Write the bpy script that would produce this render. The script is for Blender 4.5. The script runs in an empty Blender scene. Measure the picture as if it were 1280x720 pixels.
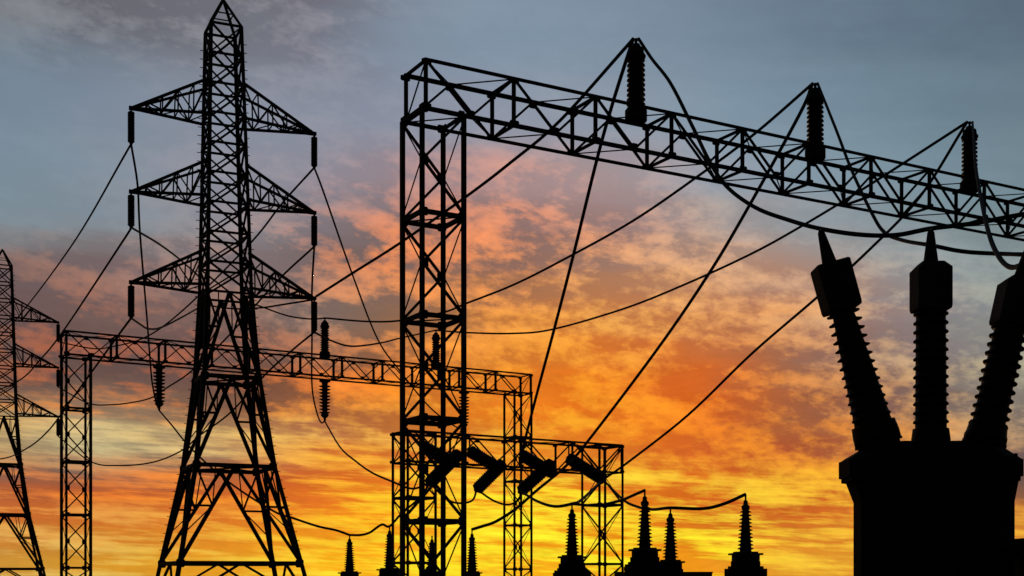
import bpy, math, random
from mathutils import Vector, Matrix
random.seed(7)
C = bpy.context.scene
COL = C.collection
F = 1620.0; HOR = 719.8; EYE = 1.7
R = math.radians

# ---------------------------------------------------------------- camera
cam_d = bpy.data.cameras.new("camera"); cam = bpy.data.objects.new("camera", cam_d); COL.objects.link(cam)
cam_d.sensor_width = 36; cam_d.lens = 36 * F / 1280; cam_d.shift_y = (HOR - 360) / 1280
cam_d.clip_start = 0.1; cam_d.clip_end = 20000
cam.location = (0, 0, EYE); cam.rotation_euler = (R(90), 0, 0)
C.camera = cam
C.view_settings.view_transform = 'Standard'
C.view_settings.look = 'None'; C.view_settings.gamma = 1; C.view_settings.exposure = 0
C.view_settings.use_curve_mapping = False

# ---------------------------------------------------------------- sky
SUN_AZ, SUN_EL = R(3), R(1.5)
w = bpy.data.worlds.new("World"); C.world = w; w.use_nodes = True
NT = w.node_tree; NT.nodes.clear()
def nd(t, **k):
    n = NT.nodes.new(t)
    for a, b in k.items(): setattr(n, a, b)
    return n
def put(sock, v):
    if hasattr(v, 'is_output') or isinstance(v, bpy.types.NodeSocket): NT.links.new(v, sock)
    else: sock.default_value = v
def M(op, a, b=None, c=None, clamp=False):
    n = nd('ShaderNodeMath', operation=op, use_clamp=clamp)
    put(n.inputs[0], a)
    if b is not None: put(n.inputs[1], b)
    if c is not None: put(n.inputs[2], c)
    return n.outputs[0]
def mixc(f, a, b, bt='MIX'):
    n = nd('ShaderNodeMix', data_type='RGBA', blend_type=bt)
    n.clamp_factor = False; n.clamp_result = False; put(n.inputs[0], f); put(n.inputs[6], a); put(n.inputs[7], b)
    return n.outputs[2]
def smooth(v, a, b):
    n = nd('ShaderNodeMapRange', interpolation_type='SMOOTHSTEP')
    put(n.inputs[0], v); n.inputs[1].default_value = a; n.inputs[2].default_value = b
    return n.outputs[0]
def comb(x, y, z=0.0):
    n = nd('ShaderNodeCombineXYZ'); put(n.inputs[0], x); put(n.inputs[1], y); put(n.inputs[2], z); return n.outputs[0]
def noise(vec, scale, detail=4, rough=.55, dist=0.0):
    n = nd('ShaderNodeTexNoise'); put(n.inputs['Vector'], vec)
    n.inputs['Scale'].default_value = scale; n.inputs['Detail'].default_value = detail
    n.inputs['Roughness'].default_value = rough; n.inputs['Distortion'].default_value = dist
    return n.outputs[0], n.outputs[1]
tc = nd('ShaderNodeTexCoord'); sp = nd('ShaderNodeSeparateXYZ'); NT.links.new(tc.outputs['Generated'], sp.inputs[0])
dx, dy, dz = sp.outputs
az = M('MULTIPLY', M('ARCTAN2', dx, dy), 57.29578)           # degrees from straight ahead
el = M('MULTIPLY', M('ARCSINE', dz), 57.29578)
# cloud deck texture: streaks that flatten towards the horizon
ele = M('MULTIPLY', el, 1.0)
flat = M('ADD', M('MULTIPLY', el, 1.9), M('MULTIPLY', az, 0.16))
vec1 = comb(M('MULTIPLY', az, .30), flat, 0.0)
n_big, c_big = noise(vec1, .22, 3, .5, .0)
n_w1, c_w1 = noise(vec1, .55, 8, .62, .0)
sc = nd('ShaderNodeSeparateColor'); NT.links.new(c_w1, sc.inputs[0])
sb = nd('ShaderNodeSeparateColor'); NT.links.new(c_big, sb.inputs[0])
wa = M('ADD', M('MULTIPLY', M('SUBTRACT', sb.outputs[1], .5), 4.0), M('MULTIPLY', M('SUBTRACT', sc.outputs[1], .5), 4.0))
we = M('ADD', M('MULTIPLY', M('SUBTRACT', sb.outputs[2], .5), .9), M('MULTIPLY', M('SUBTRACT', sc.outputs[2], .5), 1.5))
az2 = M('ADD', az, wa); el2 = M('MAXIMUM', M('ADD', el, M('MULTIPLY', we, smooth(el, 0, 6))), 0.0)

COLS = [-140, 0, 130, 260, 400, 520, 640, 760, 880, 1000, 1140, 1280, 1420]
ROWS = {
 0: ([(124,128,134),(126,129,135),(132,131,136),(138,132,134),(140,132,138),(132,144,160),(130,146,164),(124,142,160),(116,134,152),(106,124,142),(96,115,132),(90,108,124),(88,106,122)],
     [(102,105,114),(104,106,115),(103,101,107),(102,98,103),(104,100,109),(127,138,154),(127,143,161),(121,138,156),(113,131,149),(103,121,138),(94,112,130),(88,106,122),(87,105,121)]),
 80: ([(114,132,148),(116,134,150),(120,135,152),(136,147,161),(138,147,163),(132,150,168),(130,152,171),(132,150,166),(124,144,161),(113,134,151),(106,126,142),(100,120,134),(98,118,132)],
     [(113,131,147),(115,132,148),(118,133,150),(131,142,157),(132,142,159),(129,147,165),(128,150,169),(130,148,164),(122,142,159),(112,132,149),(104,124,140),(98,118,132),(97,117,131)]),
 160: ([(122,140,156),(124,142,158),(132,145,160),(148,149,162),(144,147,162),(148,150,164),(154,157,169),(148,156,170),(134,154,170),(124,146,162),(116,138,152),(114,134,146),(112,132,144)],
     [(120,138,154),(122,140,156),(128,142,158),(138,143,158),(136,141,157),(141,144,160),(147,150,164),(144,152,166),(132,152,168),(122,144,160),(114,136,150),(112,132,144),(110,130,142)]),
 240: ([(121,141,154),(125,143,155),(133,145,157),(151,149,157),(165,151,157),(203,147,137),(229,157,135),(211,162,149),(163,162,169),(139,157,169),(127,149,161),(119,141,151),(117,139,149)],
     [(118,138,151),(122,140,152),(128,140,152),(139,141,152),(144,138,148),(157,129,131),(177,136,130),(173,144,141),(153,154,163),(136,154,166),(124,146,158),(116,138,148),(114,136,146)]),
 285: ([(123,139,148),(127,141,149),(135,143,151),(153,147,151),(190,142,128),(226,142,104),(238,150,108),(226,164,132),(196,168,150),(158,156,158),(136,148,154),(124,140,144),(120,136,140)],
     [(120,136,145),(124,138,146),(130,138,146),(141,139,146),(130,118,122),(134,108,104),(148,112,104),(156,124,118),(160,142,136),(150,146,146),(128,142,146),(118,134,138),(114,130,134)]),
 305: ([(138,128,126),(140,130,128),(152,134,128),(169,147,140),(214,144,113),(237,144,96),(240,150,101),(232,167,126),(213,172,144),(176,164,159),(150,158,160),(133,147,149),(129,143,145)],
     [(116,112,114),(118,114,116),(124,116,117),(128,121,124),(129,110,109),(136,106,99),(149,110,98),(161,125,112),(169,141,128),(157,146,143),(135,145,149),(124,137,140),(120,133,136)]),
 320: ([(146,116,104),(142,114,105),(168,124,108),(172,146,138),(218,140,102),(246,146,90),(242,150,96),(236,170,122),(225,175,140),(190,170,160),(160,165,165),(140,152,152),(136,148,148)],
     [(106,96,96),(112,95,97),(120,102,103),(132,116,118),(128,104,99),(138,105,95),(150,109,94),(164,125,108),(176,141,122),(163,146,140),(140,148,152),(128,140,142),(124,136,138)]),
 400: ([(160,110,88),(158,108,88),(182,112,84),(150,112,100),(192,144,116),(242,155,82),(252,165,72),(254,180,82),(247,170,92),(232,165,108),(190,170,150),(165,170,155),(160,166,150)],
     [(106,86,80),(112,86,81),(120,91,84),(128,98,90),(128,106,97),(156,108,76),(206,124,56),(205,126,64),(196,122,74),(176,117,89),(140,129,131),(140,145,138),(136,141,134)]),
 440: ([(176,104,76),(180,106,76),(200,104,68),(190,108,76),(215,133,85),(247,148,62),(254,165,57),(254,165,61),(248,154,68),(230,156,94),(198,165,132),(178,172,148),(173,169,144)],
     [(106,80,76),(108,81,76),(110,82,76),(116,86,80),(137,97,76),(170,105,61),(221,127,44),(214,117,49),(202,112,58),(166,110,82),(134,116,114),(141,138,128),(138,136,124)]),
 480: ([(186,112,72),(192,112,70),(212,108,62),(202,104,58),(244,132,56),(252,142,42),(255,165,42),(255,150,40),(250,138,45),(228,146,80),(205,160,115),(190,175,140),(186,172,138)],
     [(112,82,72),(114,83,72),(116,84,74),(116,80,70),(146,88,56),(184,102,46),(236,130,32),(222,108,34),(208,102,41),(156,102,74),(129,103,96),(142,132,117),(140,130,115)]),
 512: ([(222,158,84),(226,160,84),(242,162,84),(226,130,62),(246,158,62),(253,167,61),(255,176,46),(255,158,41),(251,139,42),(234,144,64),(216,155,96),(190,164,127),(186,160,124)],
     [(160,120,88),(166,126,90),(168,130,96),(128,90,72),(171,105,62),(197,114,47),(239,133,32),(226,113,31),(212,101,36),(167,98,62),(133,97,83),(131,117,105),(129,115,103)]),
 540: ([(212,190,128),(214,192,130),(220,210,156),(232,194,116),(252,190,86),(254,188,78),(255,185,50),(255,165,42),(252,140,40),(240,142,50),(225,150,80),(190,155,115),(186,150,112)],
     [(180,160,112),(184,164,114),(192,180,134),(176,140,96),(192,120,68),(208,124,48),(226,130,38),(230,124,34),(216,106,38),(176,100,58),(152,104,72),(122,103,94),(120,101,92)]),
 560: ([(196,160,108),(198,162,110),(206,190,138),(228,190,124),(253,183,73),(254,190,68),(255,196,53),(255,169,43),(253,147,42),(245,147,47),(233,157,70),(193,143,100),(190,139,97)],
     [(150,122,94),(152,124,94),(164,150,114),(170,140,104),(200,115,58),(217,126,43),(231,137,37),(221,119,37),(210,100,38),(176,89,51),(162,102,64),(120,96,87),(118,94,85)]),
 582: ([(190,130,84),(192,130,84),(196,136,92),(226,150,80),(254,175,59),(255,193,57),(255,208,56),(255,188,49),(254,170,49),(250,167,49),(242,164,59),(197,130,84),(194,127,81)],
     [(122,96,84),(124,97,84),(126,100,86),(150,104,78),(209,110,47),(226,128,38),(236,144,36),(223,128,40),(214,109,38),(187,92,44),(173,100,55),(118,88,79),(116,86,77)]),
 600: ([(214,122,64),(216,122,64),(228,118,52),(244,136,48),(254,168,48),(255,195,48),(255,218,58),(255,218,58),(255,203,58),(255,198,54),(250,170,50),(200,120,70),(198,118,68)],
     [(150,92,66),(152,92,66),(158,90,62),(178,98,57),(216,106,38),(234,130,33),(230,130,30),(224,130,36),(218,110,32),(196,88,32),(182,98,48),(116,82,72),(114,80,70)]),
 618: ([(232,134,56),(234,134,56),(240,130,48),(246,140,44),(254,179,46),(255,207,42),(255,229,45),(255,227,49),(255,214,56),(255,202,56),(252,180,50),(220,147,66),(218,145,64)],
     [(188,98,50),(190,98,50),(196,98,46),(206,104,42),(225,118,36),(239,142,29),(233,134,25),(227,130,30),(218,115,32),(200,96,34),(197,109,46),(157,101,61),(155,99,60)]),
 640: ([(236,164,76),(236,164,76),(234,162,76),(242,162,60),(255,192,43),(255,216,44),(255,226,44),(255,224,48),(255,228,54),(251,200,58),(251,184,50),(241,172,60),(243,178,60)],
     [(198,108,48),(200,110,48),(210,114,48),(220,120,43),(236,132,33),(246,156,24),(236,140,18),(230,130,23),(218,122,32),(206,106,37),(216,122,43),(208,124,48),(206,122,48)]),
 700: ([(222,184,100),(224,186,98),(228,184,86),(240,188,62),(255,212,50),(255,228,40),(255,236,44),(255,234,44),(255,224,34),(248,196,58),(246,188,58),(244,184,60),(246,190,60)],
     [(198,142,58),(202,146,58),(212,150,48),(226,154,38),(246,174,28),(250,176,30),(248,182,30),(244,168,24),(238,154,28),(228,158,46),(224,152,46),(220,150,50),(218,148,50)]),
}
def lin(c):
    return tuple((v/255/12.92 if v/255 <= .04045 else ((v/255+.055)/1.055)**2.4) for v in c)
rk = sorted(ROWS)
def sample(k, px, py):
    py = min(max(py, rk[0]), rk[-1])
    for i in range(len(rk)-1):
        if rk[i] <= py <= rk[i+1]: break
    f = (py-rk[i])/(rk[i+1]-rk[i])
    def row(rw):
        x = min(max(px, COLS[0]), COLS[-1])
        for j in range(len(COLS)-1):
            if COLS[j] <= x <= COLS[j+1]: break
        g = (x-COLS[j])/(COLS[j+1]-COLS[j]); a, b = rw[j], rw[j+1]
        return [a[q]*(1-g)+b[q]*g for q in range(3)]
    a, b = row(ROWS[rk[i]][k]), row(ROWS[rk[i+1]][k])
    return [a[q]*(1-f)+b[q]*f for q in range(3)]
AZ0, AZ1 = -25.0, 25.0
azf = M('DIVIDE', M('SUBTRACT', az2, AZ0), AZ1-AZ0, clamp=True)
ELS = [0.5, 1.7, 2.7, 3.5, 4.2, 4.8, 5.4, 6.2, 7.2, 8.4, 9.7, 11.1, 12.6, 13.7, 14.4, 15.2, 17.0, 19.5, 22.5, 25.5]
def field(k):
    out = None
    for i, e in enumerate(ELS):
        cr = nd('ShaderNodeValToRGB'); NT.links.new(azf, cr.inputs[0]); cr.color_ramp.interpolation = 'CARDINAL'
        els = cr.color_ramp.elements; n = 16
        for q in range(n-2): els.new((q+1)/(n-1))
        for q in range(n):
            a = AZ0+(AZ1-AZ0)*q/(n-1)
            px = 640+F*math.tan(R(a)); py = 718-F*math.tan(R(e))/math.cos(R(a))
            els[q].position = q/(n-1); els[q].color = (*lin(sample(k, px, py)), 1)
        out = cr.outputs[0] if out is None else mixc(smooth(el2, ELS[i-1], e), out, cr.outputs[0])
    return out
lit, dark = field(0), field(1)
# which shade shows: streaky wisps low down, small billows higher up
vec2 = comb(M('MULTIPLY', az, .34), M('ADD', M('MULTIPLY', el, 2.3), M('MULTIPLY', az, .22)), 3.0)
vec3 = comb(M('MULTIPLY', az, .75), M('ADD', M('MULTIPLY', el, 1.6), M('MULTIPLY', az, .10)), 9.0)
s1, _ = noise(vec2, .55, 8, .63, .0)
s2a, _ = noise(vec3, .55, 7, .64, .1)
s2b, _ = noise(comb(M('MULTIPLY', az, 1.15), M('ADD', M('MULTIPLY', el, 2.1), M('MULTIPLY', az, .18)), 4.0), 1.15, 7, .65, .15)
s2c, _ = noise(comb(M('MULTIPLY', az, .42), M('ADD', M('MULTIPLY', el, 1.15), M('MULTIPLY', az, .13)), 13.0), .38, 5, .5, .0)
s2 = M('ADD', M('ADD', M('MULTIPLY', s2a, .34), M('MULTIPLY', s2b, .24)), M('MULTIPLY', s2c, .42))
s3, _ = noise(comb(M('MULTIPLY', az, .20), M('ADD', M('MULTIPLY', el, 3.4), M('MULTIPLY', az, .12)), 5.0), 1.1, 8, .61, .0)
hi = smooth(M('ADD', el, M('MULTIPLY', az, .12)), 2.5, 8)
st = M('ADD', M('MULTIPLY', s1, .6), M('MULTIPLY', s3, .4))
mm = nd('ShaderNodeMix', data_type='FLOAT'); put(mm.inputs[0], hi); put(mm.inputs[2], st); put(mm.inputs[3], M('SUBTRACT', s2, .02))
lo_ = smooth(mm.outputs[0], .425, .555)
nf = M('ADD', M('ADD', M('MULTIPLY', lo_, 1.05), -.12), M('MULTIPLY', smooth(mm.outputs[0], .535, .61), .34))
bank = M('MULTIPLY', smooth(az, -5, -12), M('MULTIPLY', smooth(el, 6.6, 8.2), smooth(el, 15, 13)))
nf = M('MAXIMUM', M('SUBTRACT', nf, M('MULTIPLY', bank, .34)), -.06)
col = mixc(nf, dark, lit)
vm = nd('ShaderNodeVectorMath', operation='MAXIMUM'); NT.links.new(col, vm.inputs[0]); vm.inputs[1].default_value = (.004,.004,.004); col = vm.outputs[0]
# faint grain of thin cloud on everything
g1, _ = noise(vec3, 3.0, 4, .55, .0)
g2, _ = noise(comb(M('MULTIPLY', az, .5), M('MULTIPLY', el, 1.9), 21.0), .8, 4, .6, .0)
gk = M('MULTIPLY', M('ADD', M('MULTIPLY', M('SUBTRACT', g1, .5), .22), M('MULTIPLY', M('SUBTRACT', g2, .5), .30)), M('SUBTRACT', 1.1, smooth(el, 8, 14)))
col = mixc(1.0, col, comb(*[M('ADD', gk, 1.0)]*3), 'MULTIPLY')
# towards the zenith and away from the sunset the sky goes to dusk
sky = nd('ShaderNodeTexSky', sky_type='NISHITA'); sky.sun_disc = False; sky.sun_elevation = SUN_EL; sky.sun_rotation = SUN_AZ
dusk = mixc(1.0, sky.outputs[0], (.02, .02, .02, 1), 'MULTIPLY')
front = M('MULTIPLY', smooth(M('ABSOLUTE', az), 80, 28), smooth(el, 60, 24))
col = mixc(front, dusk, col)
bg = nd('ShaderNodeBackground'); NT.links.new(col, bg.inputs[0]); bg.inputs[1].default_value = 1.0
wo = nd('ShaderNodeOutputWorld'); NT.links.new(bg.outputs[0], wo.inputs[0])

sun_d = bpy.data.lights.new("sun", 'SUN'); sun = bpy.data.objects.new("sun", sun_d); COL.objects.link(sun)
sun_d.energy = 0.08; sun_d.angle = R(.6); sun_d.color = (1, .62, .3)
sun.rotation_euler = Vector((-math.sin(SUN_AZ), -math.cos(SUN_AZ), -math.tan(SUN_EL))).to_track_quat('-Z', 'Y').to_euler()

# ---------------------------------------------------------------- materials
def mat(name, c1, c2, rough, metal=0.0, scale=4.0, bump=.0):
    m = bpy.data.materials.new(name); m.use_nodes = True; t = m.node_tree; b = t.nodes['Principled BSDF']
    n = t.nodes.new('ShaderNodeTexNoise'); n.inputs['Scale'].default_value = scale; n.inputs['Detail'].default_value = 6
    o = t.nodes.new('ShaderNodeTexCoord'); t.links.new(o.outputs['Object'], n.inputs['Vector'])
    r = t.nodes.new('ShaderNodeValToRGB'); t.links.new(n.outputs[0], r.inputs[0])
    r.color_ramp.elements[0].position = .35; r.color_ramp.elements[1].position = .65
    r.color_ramp.elements[0].color = (*c1, 1); r.color_ramp.elements[1].color = (*c2, 1)
    t.links.new(r.outputs[0], b.inputs['Base Color'])
    b.inputs['Roughness'].default_value = rough; b.inputs['Metallic'].default_value = metal
    b.inputs['Specular IOR Level'].default_value = .08
    if bump:
        bp = t.nodes.new('ShaderNodeBump'); bp.inputs['Strength'].default_value = bump
        t.links.new(n.outputs[0], bp.inputs['Height']); t.links.new(bp.outputs[0], b.inputs['Normal'])
    return m
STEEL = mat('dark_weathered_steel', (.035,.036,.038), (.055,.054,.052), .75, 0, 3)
TANKP = mat('dark_tank_paint', (.016,.017,.019), (.026,.027,.028), .85, 0, 2.5)
PORC = mat('brown_porcelain', (.03,.018,.012), (.04,.024,.016), .5, 0, 6)
CABLE = mat('oxidised_cable', (.03,.03,.03), (.05,.05,.05), .8, 0, 8)
CONC = mat('rough_concrete', (.10,.10,.095), (.16,.155,.15), .9, 0, 2, .3)
GRAV = mat('gravel_yard', (.03,.028,.025), (.07,.065,.06), .95, 0, 9, .6)

# ---------------------------------------------------------------- helpers
class MB:
    def __init__(s): s.v = []; s.f = []; s.sm = []
    def add(s, vs, fs, smooth=False):
        n = len(s.v); s.v += [tuple(v) for v in vs]; s.f += [tuple(i+n for i in f) for f in fs]; s.sm += [smooth]*len(fs)
    def bar(s, a, b, w, h=None, up=None):
        a, b = Vector(a), Vector(b); h = h or w; d = (b-a)
        if d.length < 1e-6: return
        d.normalize(); u = Vector(up) if up else (Vector((0,0,1)) if abs(d.z) < .95 else DIR1)
        x = d.cross(u).normalized(); y = x.cross(d).normalized()
        vs = [p + x*(i*w/2) + y*(j*h/2) for p in (a, b) for i, j in ((-1,-1),(1,-1),(1,1),(-1,1))]
        s.add(vs, [(3,2,1,0),(4,5,6,7),(0,1,5,4),(1,2,6,5),(2,3,7,6),(3,0,4,7)])
    def angle(s, a, b, w, x, y, t=.014):
        # steel angle section: two leaves along x and y (unit vectors) from the corner line a-b
        a, b, x, y = Vector(a), Vector(b), Vector(x), Vector(y)
        pr = [(0,0),(w,0),(w,t),(t,t),(t,w),(0,w)]
        vs = [p + x*i + y*j for p in (a, b) for i, j in pr]; n = 6
        s.add(vs, [tuple(range(n))[::-1], tuple(range(n, 2*n))] + [(i, (i+1) % n, (i+1) % n+n, i+n) for i in range(n)])
    def plate(s, c, x, y, w, h, t=.02):
        c, x, y = Vector(c), Vector(x).normalized(), Vector(y).normalized(); n = x.cross(y).normalized()
        k = .3
        pr = [(-1+k,-1),(1-k,-1),(1,-1+k),(1,1-k),(1-k,1),(-1+k,1),(-1,1-k),(-1,-1+k)]
        vs = [c + x*(i*w/2) + y*(j*h/2) + n*z for z in (-t/2, t/2) for i, j in pr]; m = 8
        s.add(vs, [tuple(range(m))[::-1], tuple(range(m, 2*m))] + [(i, (i+1) % m, (i+1) % m+m, i+m) for i in range(m)])
    def lathe(s, prof, a, b, seg=20, smooth=True):
        # prof: (radius, fraction 0..1 along a-b)
        a, b = Vector(a), Vector(b); d = (b-a); L = d.length; d.normalize()
        u = Vector((0,1,0)) if abs(d.y) < .9 else Vector((1,0,0))
        x = d.cross(u).normalized(); y = d.cross(x).normalized(); vs = []
        for r, h in prof:
            for k in range(seg):
                t = 2*math.pi*k/seg; vs.append(a + d*(L*h) + x*(r*math.cos(t)) + y*(r*math.sin(t)))
        fs = []
        for i in range(len(prof)-1):
            for k in range(seg):
                k2 = (k+1) % seg; fs.append((i*seg+k, (i+1)*seg+k, (i+1)*seg+k2, i*seg+k2))
        s.add(vs, fs, smooth)
        m = len(prof)-1
        s.add(vs[:seg], [tuple(range(seg))[::-1]]); s.add(vs[m*seg:], [tuple(range(seg))])
    def prism(s, poly, z0, z1, poly1=None):
        poly1 = poly1 or poly; n = len(poly)
        vs = [(x, y, z0) for x, y in poly] + [(x, y, z1) for x, y in poly1]
        s.add(vs, [tuple(range(n))[::-1], tuple(range(n, 2*n))] + [(i, (i+1) % n, (i+1) % n+n, i+n) for i in range(n)])
    def tube(s, pts, r, seg=8):
        pts = [Vector(p) for p in pts]; rings = []; n = len(pts)
        for i, p in enumerate(pts):
            d = (pts[min(i+1, n-1)]-pts[max(i-1, 0)]).normalized()
            x = d.cross(Vector((.13,.99,.02))).normalized(); y = d.cross(x)
            rings += [p + x*(r*math.cos(2*math.pi*k/seg)) + y*(r*math.sin(2*math.pi*k/seg)) for k in range(seg)]
        fs = [(i*seg+k, (i+1)*seg+k, (i+1)*seg+(k+1) % seg, i*seg+(k+1) % seg) for i in range(n-1) for k in range(seg)]
        s.add(rings, fs, True)
        s.add(rings[:seg], [tuple(range(seg))[::-1]]); s.add(rings[-seg:], [tuple(range(seg))])
    def build(s, name, m, parent=None):
        me = bpy.data.meshes.new(name); me.from_pydata(s.v, [], s.f)
        for p, q in zip(me.polygons, s.sm): p.use_smooth = q
        me.materials.append(m); me.update()
        o = bpy.data.objects.new(name, me); COL.objects.link(o)
        if parent:
            o.parent = parent
            if parent.type == 'EMPTY':      # geometry was given in world space
                o.matrix_parent_inverse = Matrix.Translation(parent.location).inverted()
        return o
def tag(o, label, cat, group=None, kind=None):
    if label: o['label'] = label
    if cat: o['category'] = cat
    if group: o['group'] = group
    if kind: o['kind'] = kind
    return o
def thing(name, loc, label, cat, group=None):
    o = bpy.data.objects.new(name, None); COL.objects.link(o); o.location = loc; o.empty_display_size = .3
    return tag(o, label, cat, group)
def copy_tree(o, parent=None):
    c = o.copy(); COL.objects.link(c); c.parent = parent
    if parent: c.matrix_parent_inverse = o.matrix_parent_inverse
    for ch in [x for x in bpy.data.objects if x.parent == o]: copy_tree(ch, c)
    return c
def P(px, py, Y):                                   # a point seen in direction px, py at distance Y
    return Vector(((px-640)/F*Y, Y, EYE + (718-py)/F*Y))
DIR1 = Vector((.869, .494, 0)).normalized()

# ---------------------------------------------------------------- setting
g = MB(); S = 9000; g.add([(-S,-S,0),(S,-S,0),(S,S,0),(-S,S,0)], [(0,1,2,3)])
tag(g.build('ground', GRAV), None, None, kind='structure')

# ---------------------------------------------------------------- lattice gantries
def lerp(a, b, t): return Vector(a)*(1-t)+Vector(b)*t
def gantry(L, d1, w, span, ztop, h, rings, lw, cw, dw, label, n_pan, c0=0.0, heavy=1.0):
    d1 = Vector((d1[0], d1[1], 0)).normalized(); d2 = Vector((-d1.y, d1.x, 0)); L = Vector((L[0], L[1], 0))
    root = thing('lattice_gantry', L, label, 'gantry', 'lattice gantries across the substation')
    zb = ztop-h
    def col(c):
        LL = c; B = c+d1*w; A = c-d2*w; RR = c+d1*w-d2*w
        zs = rings + [0.12]
        m = MB(); U = Vector((0,0,1))
        for i, z in enumerate(zs[:-1]):
            q = [p+U*z for p in (LL, A, RR, B)]; rw = dw*(1.9 if i else 1.5)
            for k in range(4): m.bar(q[k], q[(k+1) % 4], rw*.55, rw)
            for k in range(4):
                p = q[k]; n1 = (q[(k+1) % 4]-p).normalized(); n0 = (q[k-1]-p).normalized()
                m.plate(p+n1*lw*.6-n0*.012, n1, U, lw*1.7, lw*2.0); m.plate(p+n0*lw*.6-n1*.014, n0, U, lw*1.7, lw*2.0)
            if i: m.bar(q[0], q[2], dw*.5); 
            zn = zs[i+1]; zm = (z+zn)/2
            if zn < .2: zm = (z+zn)/2
            def face(p0, p1, wd, off):      # K bracing: corners of p0 to the middle of p1
                m.bar(p0+U*(z-.05)+off, p1+U*zm+off, wd); m.bar(p0+U*(zn+.05)+off, p1+U*zm+off, wd)
            n = d2*(lw*.25)
            face(LL, B, dw, n); face(RR, A, dw, -n)
            face(LL, A, dw*.42, -d1*(lw*.2)); face(RR, B, dw*.42, d1*(lw*.2))
            m.plate(B+U*zm-d1*lw*.5+n*1.2, d1, U, lw*1.9, lw*2.2); m.plate(A+U*zm+d1*lw*.5-n*1.2, d1, U, lw*1.9, lw*2.2)
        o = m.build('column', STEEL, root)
        for p, sx, sy in ((LL,1,-1),(B,-1,-1),(A,1,1),(RR,-1,1)):
            g = MB(); lq = lw*(1.4 if sx*sy < 0 else .95); cq = p-d1*sx*lw/2-d2*sy*lw/2
            g.angle(cq+U*.1, cq+U*(rings[0]), lq, d1*sx, d2*sy, lw*.16)
            g.build('leg', STEEL, o).matrix_parent_inverse = Matrix()
            f = MB(); r = .28; f.prism([(p.x-r,p.y-r),(p.x+r,p.y-r),(p.x+r,p.y+r),(p.x-r,p.y+r)], -.1, .16)
            f.build('footing', CONC, o).matrix_parent_inverse = Matrix()
        return o
    c1 = col(L); c2 = col(L+d1*span)
    # beam
    U = Vector((0,0,1)); m = MB(); l0 = L+d1*c0; total = span+w-c0-.05
    Fa = lambda t, z: l0+d1*t+U*z
    Ne = lambda t, z: l0+d1*t-d2*w+U*z
    p = total/n_pan
    for i in range(n_pan+1):
        t = i*p
        m.bar(Fa(t,zb), Fa(t,ztop), dw*1.35*heavy); m.bar(Ne(t,zb), Ne(t,ztop), dw*1.35*heavy)
        m.bar(Fa(t,ztop), Ne(t,ztop), dw*1.1); m.bar(Fa(t,zb), Ne(t,zb), dw*1.1)
        for q, o in ((Fa(t,ztop), d2*.02), (Ne(t,ztop), -d2*.02), (Fa(t,zb), d2*.02), (Ne(t,zb), -d2*.02)):
            s = -1 if q.z > ztop-.1 else 1
            m.plate(q+U*s*.06+o*2.5, d1, U, cw*2.8, cw*1.5)
        if i < n_pan:
            tm = t+p/2; off = d2*cw*.2
            m.bar(Fa(t,zb)+off, Fa(tm,ztop)+off, dw*.92); m.bar(Fa(tm,ztop)+off, Fa(t+p,zb)+off, dw*.92)
            m.bar(Ne(t,ztop)-off, Ne(tm,zb)-off, dw*.92); m.bar(Ne(tm,zb)-off, Ne(t+p,ztop)-off, dw*.92)
            m.bar(Ne(t,ztop), Fa(tm,ztop), dw*.45); m.bar(Fa(tm,ztop), Ne(t+p,ztop), dw*.45)
            m.bar(Fa(t,zb), Ne(tm,zb), dw*.45); m.bar(Ne(tm,zb), Fa(t+p,zb), dw*.45)
            m.plate(Fa(tm,ztop)-U*.09+off*1.6, d1, U, cw*2.2, cw*1.7); m.plate(Ne(tm,zb)+U*.09-off*1.6, d1, U, cw*2.2, cw*1.7)
    m.bar(Ne(0,ztop), Fa(0,zb), dw*.5); m.bar(Ne(total,ztop), Fa(total,zb), dw*.5)
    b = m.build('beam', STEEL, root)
    for fn, sy in ((Fa,-1),(Ne,1)):
        for z, sz in ((ztop,-1),(zb,1)):
            g = MB(); e = cw/2
            g.angle(fn(-e,z)-d2*sy*e-U*sz*e, fn(total+e,z)-d2*sy*e-U*sz*e, cw, d2*sy, U*sz, cw*.16)
            g.build('chord', STEEL, b).matrix_parent_inverse = Matrix()
    return root, Fa, Ne, d1, d2
D1 = (.869, .494)
near = gantry((-3.38, 40), D1, 1.40, 35.2, 17.16, 1.44, [15.72-3.09*i for i in range(5)], .13, .115, .075,
              'tall near steel lattice gantry, its long beam carrying three post insulators above the transformer', 12, c0=.12)
L2 = P(76.5, 718, 82.5)
mid = gantry((L2.x, L2.y), (.857, .515), 1.5, 32.8, 17.05, 1.44, [15.61-3.35*i for i in range(5)], .14, .12, .07,
             'far steel lattice gantry behind the big pylon with its two narrow columns', 11, heavy=1.5)
Lr = P(728, 718, 68.5); d33 = Vector((.839, .545, 0)).normalized()
L3 = Lr-d33*11.27
low = gantry((L3.x, L3.y), (.839, .545), 1.5, 11.27, 8.55, 1.44, [8.5, 5.42, 2.32], .10, .10, .065,
             'low short lattice gantry at lower centre carrying fat slanting strain insulators', 4)

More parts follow.
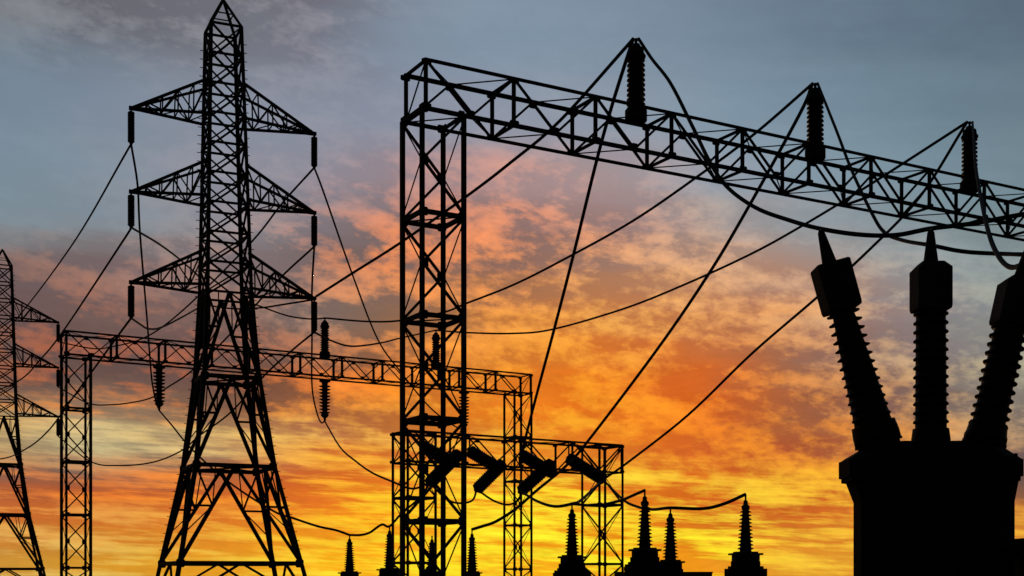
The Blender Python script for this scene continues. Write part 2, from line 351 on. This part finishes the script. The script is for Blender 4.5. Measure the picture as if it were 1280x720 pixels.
# ---------------------------------------------------------------- pylons
def pylon(X, Y, label):
    d1 = Vector((.916, .402, 0)).normalized(); d2 = Vector((-d1.y, d1.x, 0)); c = Vector((X, Y, 0)); U = Vector((0,0,1))
    root = thing('transmission_pylon', c, label, 'pylon', 'double circuit lattice pylons')
    prof = [(0,6.75),(7.0,3.8),(11.7,2.62),(15.5,2.15),(28.65,1.5)]
    def wd(z):
        for (a, wa_), (b, wb_) in zip(prof, prof[1:]):
            if z <= b: return wa_+(wb_-wa_)*(z-a)/(b-a)
        return prof[-1][1]
    SG = ((-1,1),(1,1),(1,-1),(-1,-1))
    def cor(z, k): s = SG[k % 4]; h = wd(z)/2; return c+Vector((.33*max(0,1-z/22),0,0))+d1*s[0]*h+d2*s[1]*h+U*z
    m = MB()
    # dense X braced shaft
    zs = [15.5]
    while zs[-1] < 28.4: zs.append(zs[-1]+1.461)
    zs[-1] = 28.65
    for i, (a, b) in enumerate(zip(zs, zs[1:])):
        for k in range(4):
            p0, p1, q0, q1 = cor(a,k), cor(a,k+1), cor(b,k), cor(b,k+1)
            m.bar(p0, p1, .10)
            n = (c+U*((a+b)/2)-(p0+p1+q0+q1)/4).normalized()
            m.bar(p0, q1, .095); m.bar(p1+n*.06, q0+n*.06, .07)
    for k in range(4): m.bar(cor(28.65,k), cor(28.65,k+1), .1)
    # splayed lower panels
    lv = [15.5, 11.35, 7.0, 2.3]
    for a, b in zip(lv, lv[1:]+[.3]):
        for k in range(4):
            t0, t1, b0, b1 = cor(a,k), cor(a,k+1), cor(b,k), cor(b,k+1); mid_ = (t0+t1)/2
            if a < 15: m.bar(t0, t1, .12, .2)
            n = (c+U*a-mid_).normalized()*.05
            if b > 1:
                m.bar(mid_+n, b0+n, .155); m.bar(mid_+n, b1+n, .155)
                for s, (tt, bb) in enumerate(((t0,b0),(t1,b1))):
                    e1 = lerp(tt, bb, .42); g1_ = lerp(mid_, bb, .42)
                    m.bar(e1, g1_, .10); m.bar(tt, g1_, .08); m.bar(lerp(tt,bb,.7), g1_, .05)
                    m.bar(lerp(mid_, bb, .42), lerp(t0,t1,.25 if s == 0 else .75), .05)
            else:
                m.bar(mid_+n, b0+n, .11); m.bar(mid_+n, b1+n, .11)
        if a < 15:
            m.bar(cor(a,0), cor(a,2), .07); m.bar(cor(a,1), cor(a,3)+U*.08, .07)
            for k in range(4): m.plate(cor(a,k)+(c+U*a-cor(a,k)).normalized()*.1, d1, U, .4, .4)
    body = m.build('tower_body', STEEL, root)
    def sub(mb, name, mt=STEEL):
        o = mb.build(name, mt, body); o.matrix_parent_inverse = Matrix(); return o
    for k in range(4):
        s = SG[k]; g = MB()
        for (a, _), (b, _) in zip(prof, prof[1:]):
            wv = .21 if b < 20 else .17
            g.angle(cor(max(a,.1),k)+d1*s[0]*wv*.4+d2*s[1]*wv*.4, cor(b,k)+d1*s[0]*wv*.4+d2*s[1]*wv*.4, wv, -d1*s[0], -d2*s[1], .03)
        if k in (0, 2):
            for i in range(60):
                zp = 3+i*.42; q = cor(zp,k); g.bar(q, q+d1*s[0]*.22, .03)
        sub(g, 'leg')
        f = MB(); p = cor(0,k); r = .45; f.prism([(p.x-r,p.y-r),(p.x+r,p.y-r),(p.x+r,p.y+r),(p.x-r,p.y+r)], -.1, .3); sub(f, 'footing', CONC)
    m = MB(); top = c+U*30.15
    for k in range(4): m.bar(cor(28.65,k), top, .11)
    for k in range(4): m.bar(lerp(cor(28.65,k), top, .45), lerp(cor(28.65,k+1), top, .45), .05)
    m.build('peak', STEEL, root)
    tips = {}
    for lev, z in enumerate((24.16, 20.15, 15.8)):
        for s in (-1, 1):
            m = MB(); reach = 4.40 if s < 0 else 4.6; h = wd(z)/2
            tip = c+d1*s*reach+U*z; ex = c+d1*s*(reach+.1)+U*z
            bn, bf = c+d1*s*h-d2*h+U*z, c+d1*s*h+d2*h+U*z
            zt = z+1.72; ht = wd(zt)/2
            un, uf = c+d1*s*ht-d2*ht+U*zt, c+d1*s*ht+d2*ht+U*zt
            for p in (bn, bf, un, uf): m.bar(p, tip, .12)
            m.bar(lerp(bn, tip, .9)*.5+lerp(bf, tip, .9)*.5, ex, .17, .17)
            N = 5
            for i in range(N):
                a, b = i/N, (i+1)/N
                if i: m.bar(lerp(bn,tip,a), lerp(un,tip,a), .06); m.bar(lerp(bf,tip,a), lerp(uf,tip,a), .06)
                if i: m.bar(lerp(bn,tip,a), lerp(bf,tip,a), .05); m.bar(lerp(un,tip,a), lerp(uf,tip,a), .05)
                if i < N-1:
                    if i % 2 == 0:
                        m.bar(lerp(un,tip,a), lerp(bn,tip,b), .065); m.bar(lerp(uf,tip,a), lerp(bf,tip,b), .065); m.bar(lerp(bn,tip,a), lerp(bf,tip,b), .045)
                    else:
                        m.bar(lerp(bn,tip,a), lerp(un,tip,b), .065); m.bar(lerp(bf,tip,a), lerp(uf,tip,b), .065); m.bar(lerp(bf,tip,a), lerp(bn,tip,b), .045)
            m.build('crossarm', STEEL, root); tips[(lev, s)] = tip
    return root, tips
py1, tip1 = pylon(-14.26, 64.0, 'tall complete steel lattice pylon with three pairs of crossarms in front of the far gantry')
py2, tip2 = pylon((3-640)/F*113, 113.0, 'smaller more distant lattice pylon cut off by the left edge of the picture')

# ---------------------------------------------------------------- insulators
def shed_profile(n, r0, r1, lip, L, h0, h1, gap=.35):
    out = []
    for i in range(n):
        a = h0+(h1-h0)*i/n; st = (h1-h0)/n; rr = r0+(r1-r0)*i/n
        out += [(rr, a), (rr, a+st*gap), (rr+lip, a+st*(gap+.12)), (rr+lip*.9, a+st*(gap+.30)), (rr, a+st*.95)]
    return out
def post_insulator(loc, label, H=2.87, dz=1):
    root = thing('post_insulator', (0,0,0), label, 'insulator', 'ribbed post insulators on the gantries')
    U = Vector((0,0,1)); o = Vector((0,0,0))
    m = MB(); m.lathe([(.36,0),(.38,.01),(.38,.13),(.34,.15),(.30,.17)], o, U*H*.98, 24); m.lathe([(.12,0),(.12,1)], U*-.04, U*.02); m.build('base_drum', STEEL, root)
    m = MB(); m.lathe([(.2,.16)]+shed_profile(10, .24, .225, .085, H, .17, .76)+[(.2,.77)], o, U*H, 24); m.build('ribbed_body', PORC, root)
    m = MB(); m.lathe([(.2,.76),(.33,.765),(.34,.79),(.30,.805),(.28,.82),(.26,.875),(.16,.90),(.13,.93),(.05,.94),(.05,1.0),(.02,1.005)], o, U*H, 24)
    m.bar(Vector((-.11,0,H*.985)), Vector((.11,0,H*.985)), .07); m.build('top_cap', STEEL, root)
    root.location = loc; return root
def retarget(src, loc, label):
    c = copy_tree(src); c.location = loc; c['label'] = label; return c
_, nF, nN, d1n, d2n = near
zt = 17.16
ins_n = []
def ftn(px, org, d1_):  # distance along a gantry's far chord seen in direction px
    k = (px-640)/F; return (k*org.y-org.x)/(d1_.x-k*d1_.y)
orgn = nF(0,0)
labs = ['leftmost of the three ribbed post insulators standing on the big near gantry beam',
        'middle ribbed post insulator standing on the big near gantry beam',
        'ribbed post insulator standing furthest right on the big near gantry beam']
first = None
for px, lb in zip((795, 1019, 1212), labs):
    t = ftn(px, orgn, d1n); loc = nF(t, zt+.08)
    o = post_insulator(loc, lb, 2.84) if first is None else retarget(first, loc, lb)
    first = first or o; ins_n.append(loc+Vector((0,0,2.83)))
_, mF, mN, d1m, d2m = mid; orgm = mF(0,0); ins_m = []
for px, lb in ((255,'post insulator on the far gantry beam behind the left leg of the big pylon'),
               (406,'post insulator on the far gantry beam just right of the big pylon'),
               (545,'post insulator on the far gantry beam seen through the near gantry column')):
    t = ftn(px, orgm, d1m); loc = mF(t, 17.05+.08); retarget(first, loc, lb); ins_m.append(loc+Vector((0,0,2.83)))
def hanging_insulator(loc, label, H=2.9):
    root = thing('hanging_insulator', (0,0,0), label, 'insulator', 'ribbed insulators hanging under the far gantry'); U = Vector((0,0,-1)); o = Vector((0,0,0))
    m = MB(); m.lathe([(.4,0),(.4,.03),(.22,.06),(.22,.1)], o, U*H, 20); m.build('hanger', STEEL, root)
    m = MB(); m.lathe([(.2,.1)]+shed_profile(9, .2, .18, .21, H, .1, .82)+[(.16,.83)], o, U*H, 20); m.build('ribbed_body', PORC, root)
    m = MB(); m.lathe([(.26,.82),(.3,.84),(.22,.89),(.1,.92),(.07,1.0)], o, U*H, 16); m.build('end_clamp', STEEL, root)
    root.location = loc; return root
hang = []; fh = None
for px, lb in ((199,'ribbed insulator hanging under the far gantry beam left of the big pylon'),
               (406,'ribbed insulator hanging under the far gantry beam right of the big pylon'),
               (580,'ribbed insulator hanging under the far gantry beam behind the near gantry column leg')):
    t = ftn(px, orgm, d1m); loc = mF(t, 15.61-.07)
    o = hanging_insulator(loc, lb) if fh is None else retarget(fh, loc, lb)
    fh = fh or o; hang.append(loc-Vector((0,0,2.9)))
def rod_insulator(loc, label, H=1.62):
    root = thing('rod_insulator', (0,0,0), label, 'insulator', 'slim rod insulators on the pylon crossarms'); U = Vector((0,0,-1)); o = Vector((0,0,0))
    m = MB(); m.lathe([(.05,-.03),(.05,.05),(.12,.06),(.12,.08)], o, U*H, 12); m.build('hook', STEEL, root)
    m = MB(); m.lathe([(.15,.07)]+shed_profile(14, .15, .15, .02, H, .07, .96, .3)+[(.12,.97)], o, U*H, 16); m.build('ribbed_rod', PORC, root)
    m = MB(); m.lathe([(.1,.96),(.1,.99),(.05,1.03)], o, U*H, 10); m.build('clamp', STEEL, root)
    root.location = loc; return root
rods = {}; fr = None
names = {0:'top', 1:'middle', 2:'bottom'}
for lev in range(3):
    for s in (-1, 1):
        loc = tip1[(lev,s)]-Vector((0,0,.08)); lb = 'rod insulator hanging from the %s %s crossarm tip of the big pylon' % (names[lev], 'left' if s < 0 else 'right')
        o = rod_insulator(loc, lb) if fr is None else retarget(fr, loc, lb); fr = fr or o
        rods[(1,lev,s)] = loc-Vector((0,0,1.64))
    loc = tip2[(lev,1)]-Vector((0,0,.08)); retarget(fr, loc, 'rod insulator hanging from the %s arm of the distant left pylon' % names[lev])
    rods[(2,lev,1)] = loc-Vector((0,0,1.64))
# fat strain insulators on the low gantry
def strain(a, b, label, r=.30, anchor=None):
    root = thing('strain_insulator', a, label, 'insulator', 'fat slanting strain insulators on the low gantry')
    m = MB(); m.lathe([(.16,.04)]+shed_profile(15, r*.95, r*.95, r*.14, 1, .05, .95, .2)+[(.16,.96)], a, b, 20); m.build('ribbed_body', PORC, root)
    m = MB(); m.lathe([(.04,-.06),(.17,-.03),(.30,.0),(.31,.07),(.26,.1)], a, b, 16)
    if anchor is not None: m.bar(a, anchor, .08)
    m.build('anchor_cap', STEEL, root)
    m = MB(); m.lathe([(.24,.9),(.29,.93),(.28,1.0),(.16,1.03),(.05,1.08)], a, b, 16); m.build('line_cap', STEEL, root)
_, lF, lN, d1l, d2l = low; orgl = lN(0,0)
def onlow(px, off): t = ftn(px, orgl, d1l); return orgl.y+d1l.y*t-off
def anch(px, z): return lN(ftn(px, orgl, d1l), z)
sl = [((528,556),(564,575),.5,1.2,(528),'strain insulator behind the near gantry column, upper one of the leftmost pair'),
      ((573,566),(537,602),.5,1.0,(573),'strain insulator leaning down to the left across the near gantry column legs'),
      ((587,562),(626,585),.5,1.0,(587),'strain insulator sloping down right just right of the near gantry column'),
      ((629,577),(596,610),1.0,.5,(629),'strain insulator sloping down left just right of the near gantry column'),
      ((652,567),(692,590),.5,1.0,(652),'strain insulator sloping down right in front of the far gantry right column'),
      ((690,577),(651,612),1.0,.5,(690),'strain insulator sloping down left in front of the far gantry right column'),
      ((711,571),(754,598),.5,.8,(711),'single rightmost strain insulator sloping down right on the low gantry')]
SP = []
for (a, b, o1, o2, ap, lb) in sl:
    A_ = P(*a, onlow(a[0], o1)); B_ = P(*b, onlow(b[0], o2)); strain(A_, B_, lb, anchor=anch(ap, 7.11 if 'left' in lb else 8.5)); SP.append((A_, B_))

# ---------------------------------------------------------------- transformer
def shear(pts): return pts
T = thing('power_transformer', (5.83, 18, 0), 'large dark power transformer tank with three spreading ribbed bushings at the right edge', 'transformer')
def octo(cx, cy, hx, hy, ch): return [(cx-hx+ch,cy-hy),(cx+hx-ch,cy-hy),(cx+hx,cy-hy+ch),(cx+hx,cy+hy-ch),(cx+hx-ch,cy+hy),(cx-hx+ch,cy+hy),(cx-hx,cy+hy-ch),(cx-hx,cy-hy+ch)]
cx, cy = 5.85, 18.0
m = MB(); m.prism(octo(cx,cy,1.055,.55,.35), .35, 2.72); m.prism(octo(cx,cy,1.055,.55,.35), 2.72, 3.0, octo(cx-.03,cy,1.12,.6,.35))
for i in range(7):
    x = cx-.66+i*.22; m.bar((x,cy-.55,.5),(x,cy-.55,2.6),.05,.1)
m.prism(octo(cx,cy,1.075,.57,.36), 1.5, 1.58)
tank = m.build('tank', TANKP, T)
m = MB(); m.prism(octo(cx-.05,cy,1.16,.63,.36), 3.0, 3.06); m.prism(octo(cx-.05,cy,1.19,.65,.36), 3.063, 3.30)
m.prism(octo(cx-.05,cy,1.17,.63,.36), 3.303, 3.36, octo(cx-.04,cy,1.1,.58,.34)); m.prism(octo(cx-.04,cy,1.09,.57,.34), 3.362, 3.45, octo(cx-.03,cy,.96,.5,.3)); m.prism(octo(cx-.03,cy,.9,.45,.28), 3.453, 3.54, octo(cx-.03,cy,.72,.36,.25))
for i in range(9): m.lathe([(.03,0),(.03,1)], (cx-.9+i*.225,cy-.63,3.28),(cx-.9+i*.225,cy-.63,3.34), 6, False)
m.build('lid', TANKP, T)
m = MB(); m.prism(octo(cx,cy,1.15,.75,.05), .12, .35); m.build('base_frame', STEEL, T)
m = MB(); m.prism(octo(cx,cy,1.7,1.4,.02), -.05, .12); m.build('plinth', CONC, T)
# control / cable box and radiators on the right flank
m = MB()
for i in range(8):
    x0 = cx+1.20+i*.12; m.prism([(x0,cy-.7),(x0+.045,cy-.7),(x0+.045,cy+.7),(x0,cy+.7)], .6, 2.16)
m.bar((cx+1.0,cy-.4,2.05),(cx+2.3,cy-.4,2.05),.12); m.bar((cx+1.0,cy+.4,2.05),(cx+2.3,cy+.4,2.05),.12)
m.bar((cx+1.0,cy-.4,.72),(cx+2.3,cy-.4,.72),.12)
m.prism([(cx+1.05,cy-.72),(cx+2.5,cy-.72),(cx+2.5,cy+.72),(cx+1.05,cy+.72)], 2.165, 2.21)
m.build('radiator', TANKP, T)
m = MB(); m.prism(octo(cx-.2,cy-.7,.28,.11,.02), 1.0, 1.9); m.build('control_box', TANKP, T)
TIP = []
def bushing(base, ang, c0, c1, lip0, lip1, n, Lc, tur, term_h=.40, capr=.235, caph=.66, lead=0.0):
    d = Vector((math.sin(ang), lead, math.cos(ang))).normalized(); b = Vector(base)
    m = MB(); m.lathe([(tur,-.0),(tur,.62),(tur+.03,.63),(tur+.03,.75),(c0+.05,.80),(c0+.03,1.0)], b-d*.55, b+d*.2, 28)
    if ang: m.lathe([(tur+.04,0),(tur+.04,.08)], b-d*.1, b+d*.3, 28)
    tu = m.build('bushing', PORC, T)
    prof = [(c0, 0)]
    for i in range(n):
        f = i/(n-1); h = (i+.35)/n; st = 1/n; rr = c0+(c1-c0)*h; lp = lip0+(lip1-lip0)*f
        prof += [(rr, h-st*.2), (rr+lp*.55, h-st*.12), (rr+lp*.95, h-st*.08), (rr+lp, h+st*.06), (rr+lp*.6, h+st*.14), (rr, h+st*.3)]
    prof.append((c1, 1.0))
    m = MB(); m.lathe(prof, b, b+d*Lc, 32); o = m.build('ribbed_column', PORC, tu); o.matrix_parent_inverse = Matrix()
    cb = b+d*Lc
    m = MB(); x = Vector((0,1,0)).cross(d).normalized(); e0, e1 = cb-d*.03, cb+d*(caph-.03); cf = 0.0 if ang < -.01 else .07
    y = d.cross(x); ring = lambda c, hw, k: [c+x*i*hw+y*j*hw for i, j in ((-1+k,-1),(1-k,-1),(1,-1+k),(1,1-k),(1-k,1),(-1+k,1),(-1,1-k),(-1,-1+k))]
    hs = [(e0, capr*.96), (e0+d*.04, capr), (e1-d*(cf+.02), capr), (e1, capr-cf-.012)]; vs = []
    for c_, hw in hs: vs += ring(c_, hw, .12)
    m.add(vs, [tuple(range(8))[::-1], tuple(range(24,32))]+[(q*8+k, q*8+(k+1) % 8, q*8+8+(k+1) % 8, q*8+8+k) for q in range(3) for k in range(8)])
    o = m.build('cap', STEEL, tu); o.matrix_parent_inverse = Matrix()
    ct = cb+d*(caph-.03)
    m = MB(); m.lathe([(.11,0),(.10,.05),(.048,.93),(.03,1.0)], ct, ct+d*term_h, 20); o = m.build('terminal', STEEL, tu); o.matrix_parent_inverse = Matrix()
    TIP.append(ct+d*term_h)
z_of = lambda py: EYE+(718-py)/90.0
bushing(((1096-640)/90., 18, z_of(545)), -R(15.2), .27, .145, .012, .08, 15, 1.86, .29, .49)
bushing(((1165-640)/90., 18.05, z_of(552)), 0, .215, .2, .028, .036, 15, 1.88, .23, .46)
bushing(((1232-640)/90., 18, z_of(545)), R(12.5), .225, .20, .045, .05, 13, 1.62, .26, .42)

# ---------------------------------------------------------------- row of small units
unit_src = None
def breaker(px, tip, plate, Y, label, wide=1.0):
    s = Y/F; base = Vector(((px-640)*s, Y, 0)); zp = EYE+(718-plate)*s; H = (plate-tip)*s
    root = thing('circuit_breaker', base, label, 'circuit breaker', 'small tanks with tapering ribbed bushings along the yard')
    x, y = base.x, base.y; q = wide
    m = MB(); m.prism(octo(x,y,.62*q,.5*q,.08), .5, zp-.52); m.prism(octo(x,y,.52*q,.42*q,.08), zp-.52, zp-.44); m.prism(octo(x,y,.40*q,.38*q,.06), zp-.44, zp-.08)
    for sx in (-1, 1):
        m.bar((x+sx*.60*q,y,zp-.75),(x+sx*.60*q,y,zp-.60),.12,.12); m.bar((x+sx*.62*q,y-.2,.5),(x+sx*.62*q,y-.2,zp-.6),.05)
        m.bar((x+sx*.43*q,y,zp-.5),(x+sx*.43*q,y,zp-.28),.07,.07)
    m.build('tank', TANKP, root)
    m = MB(); m.prism(octo(x,y,.50*q,.46*q,.05), zp-.08, zp-.02); m.prism(octo(x,y,.36*q,.36*q,.08), zp-.02, zp+.03); m.build('top_plate', STEEL, root)
    m = MB(); m.prism(octo(x,y,.75*q,.65*q,.02), -.05, .5); m.build('plinth', CONC, root)
    a, b = Vector((x,y,zp+.02)), Vector((x,y,zp+H))
    m = MB(); m.lathe([(.2,0)]+shed_profile(11, .19, .10, .08, 1, .02, .72, .35)+[(.08,.73)], a, b, 20); bs = m.build('bushing', PORC, root)
    m = MB(); m.lathe([(.10,.72),(.13,.74),(.14,.79),(.08,.82),(.07,.88),(.03,.90),(.03,1.0),(.045,1.005)], a, b, 14); m.build('terminal', STEEL, root)
    return b
BT = {}
for k, px, tip, plate, Y, q, lb in (
    ('a',437,667,713,58,.95,'small ribbed bushing tank standing alone right of the big pylon, leftmost of the row'),
    ('b',487,656,709,56,1.05,'small ribbed bushing tank just left of the near gantry column'),
    ('c',540,668,713,57,.9,'small ribbed bushing tank hidden behind the near gantry column legs'),
    ('d',590,660,713,57,.9,'small ribbed bushing tank just right of the near gantry column'),
    ('e',715,628,693,46,1.0,'ribbed bushing tank left of the right column of the low gantry'),
    ('f',806,611,684,43,1.02,'tallest ribbed bushing tank of the close pair right of the low gantry'),
    ('g',838,633,699,43.8,.9,'shorter ribbed bushing tank of the close pair right of the low gantry'),
    ('h',932,616,689,42,1.0,'ribbed bushing tank standing alone at the right end of the row')):
    BT[k] = breaker(px, tip, plate, Y, lb, q)
m = MB(); a, b = P(770,715,46), P(888,715,47.5)
m.bar((a.x,a.y,.9),(b.x,b.y,.9), .25, 1.78); m.bar((a.x,a.y,1.82),(b.x,b.y,1.82), .34, .06)
tag(m.build('low_wall', CONC), 'low dark concrete wall beside the close pair of bushing tanks', 'wall')

# ---------------------------------------------------------------- cables
def catmull(pts, n=7):
    out = []; q = [pts[0]*2-pts[1]]+pts+[pts[-1]*2-pts[-2]]
    for i in range(1, len(q)-2):
        p0, p1, p2, p3 = q[i-1:i+3]
        for k in range(n):
            t = k/n; out.append(.5*((2*p1)+(p2-p0)*t+(2*p0-5*p1+4*p2-p3)*t*t+(3*p1-p0-3*p2+p3)*t**3))
    out.append(pts[-1]); return out
def cable(pts, r, label, Ys=None):
    """pts: Vectors (fixed points) or (px,py); the depth between fixed points is interpolated."""
    fix = {i: p for i, p in enumerate(pts) if isinstance(p, Vector)}
    if Ys: fix.update({i: P(*pts[i], y) for i, y in Ys.items()})
    pix = [((p.x/p.y*F+640, 718-(p.z-EYE)/p.y*F) if isinstance(p, Vector) else p) for p in pts]
    ar = [0]
    for a, b in zip(pix, pix[1:]): ar.append(ar[-1]+math.hypot(b[0]-a[0], b[1]-a[1]))
    ks = sorted(fix); out = []
    for i in range(len(pts)):
        if i in fix: out.append(fix[i]); continue
        lo = max([k for k in ks if k < i], default=ks[0]); hi_ = min([k for k in ks if k > i], default=ks[-1])
        if lo == hi_: inv = 1/fix[lo].y
        else: f = (ar[i]-ar[lo])/(ar[hi_]-ar[lo]); inv = (1-f)/fix[lo].y+f/fix[hi_].y
        out.append(P(*pix[i], 1/inv))
    m = MB(); m.tube(catmull(out), r, 8)
    tag(m.build('power_cable', CABLE), label, 'cable', 'overhead conductors and jumpers')
I1, I2, I3 = ins_n; J1, J2, J3 = ins_m; H1, H2, H3 = hang
V = Vector
# near insulators to the left
cable([I1+V((-.09,0,0)),(700,149),(640,200),(584,243),(500,302),(440,340),tip1[(2,1)]+V((.1,0,.1))], .064, 'thick cable from the left near post insulator down left to the lowest right pylon arm')
cable([tip1[(2,1)]+V((.05,0,-.05)),(353,379),(325,383),(290,384),J1], .053, 'cable running from the lowest right pylon arm left behind the pylon to a post insulator')
cable([I2+V((-.09,0,0)),(945,164),(880,213),(790,275),(700,325),(640,355),(584,377),(553,389),(500,399),(458,400),J2], .062, 'long cable from the middle near post insulator to the post insulator right of the pylon')
cable([J2,(389,397),(360,393),(328,382),(300,372)], .053, 'short cable leaving the post insulator right of the pylon towards the pylon', {4: 80})
cable([I3+V((-.09,0,0)),(1125,205),(1065,243),(1000,282),(940,315),(860,352),(780,384),(690,410),(640,415),(585,414),J3], .062, 'long sagging cable from the right near post insulator to the one inside the gantry column')
cable([J3,(500,421),(475,427),(440,431),(414,424),rods[(1,2,1)]], .053, 'sagging cable from the bottom right rod insulator to the post insulator inside the gantry column')
cable([I1+V((-.1,0,0)),(765,130),(745,202),(716,320),(690,420),(672,487),SP[4][0]+V((0,0,.1))], .068, 'steep cable from the left near post insulator down to the low gantry')
cable([I2+V((-.1,0,0)),(1000,140),(935,258),(885,342),(820,437),(733,552),(706,582),(670,612),(645,634),(620,650),(603,656),BT['d']], .068, 'steep cable from the middle near post insulator to a bushing right of the near column', {5: 63})
cable([I3+V((-.1,0,0)),(1150,244),(1085,312),(1020,371),(940,440),(860,517),(785,576),SP[6][1],(728,622),BT['e'],(692,631),(670,624),SP[5][1]], .06, 'cable from the right near post insulator down past the single strain insulator')
# near insulators to the right
def pxof(p): return (p.x/p.y*F+640, 718-(p.z-EYE)/p.y*F)
t0, t1 = pxof(TIP[0]), pxof(TIP[1])
cable([I1+V((.09,0,0)),(815,72),(838,102),(865,155),(888,202),(910,233),(945,258),(985,273),(t0[0],t0[1]-2),(1075,291.5),(1120,292),(t1[0],t1[1]-2),(1220,277),(1280,266),(1340,260),nF(34.6,17.1)], .056, 'thick cable from the left near post insulator sagging behind the transformer bushing terminals', {8: 31, 11: 30, 14: 30})
for k_, q_, Y_ in ((0, t0, 31), (1, t1, 30)):
    cable([TIP[k_]-V((0,0,.02)), P(q_[0], q_[1]-2, Y_)], .02, 'short lead from the %s bushing terminal to the thick cable behind it' % ('left' if k_ == 0 else 'middle'))
cable([I2+V((.09,0,0)),(1045,160),(1065,212),(1090,265),(1106,289),(1130,299),(1165,305),(1200,312),(1240,315),(1340,318),nF(34.6,15.75)], .052, 'cable from the middle near post insulator that levels out behind the transformer bushings', {4: 36, 6: 31, 9: 30})
cable([I3+V((.12,0,0)),(1219,200),(1227,250),(1237,293),(1248,318),(1260,331),(1273,331),(1284,322),TIP[2]], .042, 'cable looping from the right near post insulator to the transformer bushing at the picture edge')
# pylon circuits
cable([rods[(1,0,-1)],(93,300),(32,383),(0,418),(-60,470)], .053, 'conductor from the top left pylon insulator down left to the distant pylon', {2: 112, 4: 130})
cable([rods[(1,1,-1)],(152,302),(79,412),(50,448),(20,476),(-40,500)], .053, 'conductor from the middle left pylon insulator down left past the far gantry corner', {2: 84, 5: 125})
cable([rods[(1,2,-1)],(143,424),(87,501),(60,537),(33,559),(0,572),(-60,575)], .053, 'conductor from the bottom left pylon insulator down left past the far gantry column', {2: 84, 6: 125})
cable([rods[(1,0,-1)],(172,230),(175,290),(184,400),(187,440),(190,475),(195,500),H1], .053, 'long drop cable from the top left pylon insulator to the hanging insulator below')
cable([rods[(1,1,-1)],(200,304),(230,327),(252,350),J1], .053, 'short slanting cable from the middle left pylon insulator into the pylon')
cable([rods[(1,2,-1)],(176,404),(185,409),(200,408),(225,396),J1], .053, 'short drooping jumper from the bottom left pylon insulator to the post insulator')
cable([H1,(215,530),(240,560),(285,600),(340,636),(367,646),(397,656),(420,661),BT['a']], .055, 'cable from the left hanging insulator through the pylon legs to the leftmost bushing')
cable([BT['a'],(450,667),(462,664),(477,654),BT['b'],(502,640),(525,620),SP[1][1]], .053, 'wavy jumper between the two left bushings and the near gantry column')
cable([rods[(1,0,1)],(405,240),(440,340),(472,422),(500,462),(535,505),(562,527),H3], .053, 'cable from the top right pylon insulator down to the hanging insulator behind the near column')
cable([rods[(1,1,1)],(390,360),(390,420),(390,480),(395,510),(401,526),H2], .053, 'vertical drop cable from the middle right pylon insulator to the hanging insulator')
cable([H2,(425,557),(445,575),(465,589),(490,600),(515,609),SP[1][1]], .055, 'cable from the hanging insulator right of the pylon sagging to the near gantry column')
cable([rods[(1,0,1)],(353,252),(315,300),(248,368),(212,400),(187,417),(165,426),(142,431),(117,434),rods[(2,0,1)]], .053, 'conductor between the top right insulators of the two pylons')
cable([rods[(1,1,1)],(353,343),(320,379),(280,424),(237,464),(210,482),(190,495),(167,501),(140,504),(110,502),rods[(2,1,1)]], .053, 'conductor between the middle right insulators of the two pylons')
cable([rods[(1,2,1)],(364,437),(331,467),(288,514),(249,543),(226,562),(191,576),(150,580),(113,575),rods[(2,2,1)]], .053, 'conductor between the bottom right insulators of the two pylons')
# jumpers round the low gantry
cable([SP[1][1],(557,621),(572,627),(590,624),SP[3][1]], .05, 'looping jumper below the two strain insulators left of the pair')
cable([SP[3][1],(617,624),(635,629),(648,623),SP[5][1]], .05, 'looping jumper between the two left leaning strain insulators')
cable([SP[6][1],(778,622),(795,631),(815,635),BT['g'],(878,634),(905,628),BT['h']], .055, 'cable linking the single strain insulator with the two right bushings')
cable([BT['e'],(745,630),(775,624),(790,618),BT['f']], .05, 'short cable linking the bushings on either side of the low gantry column')
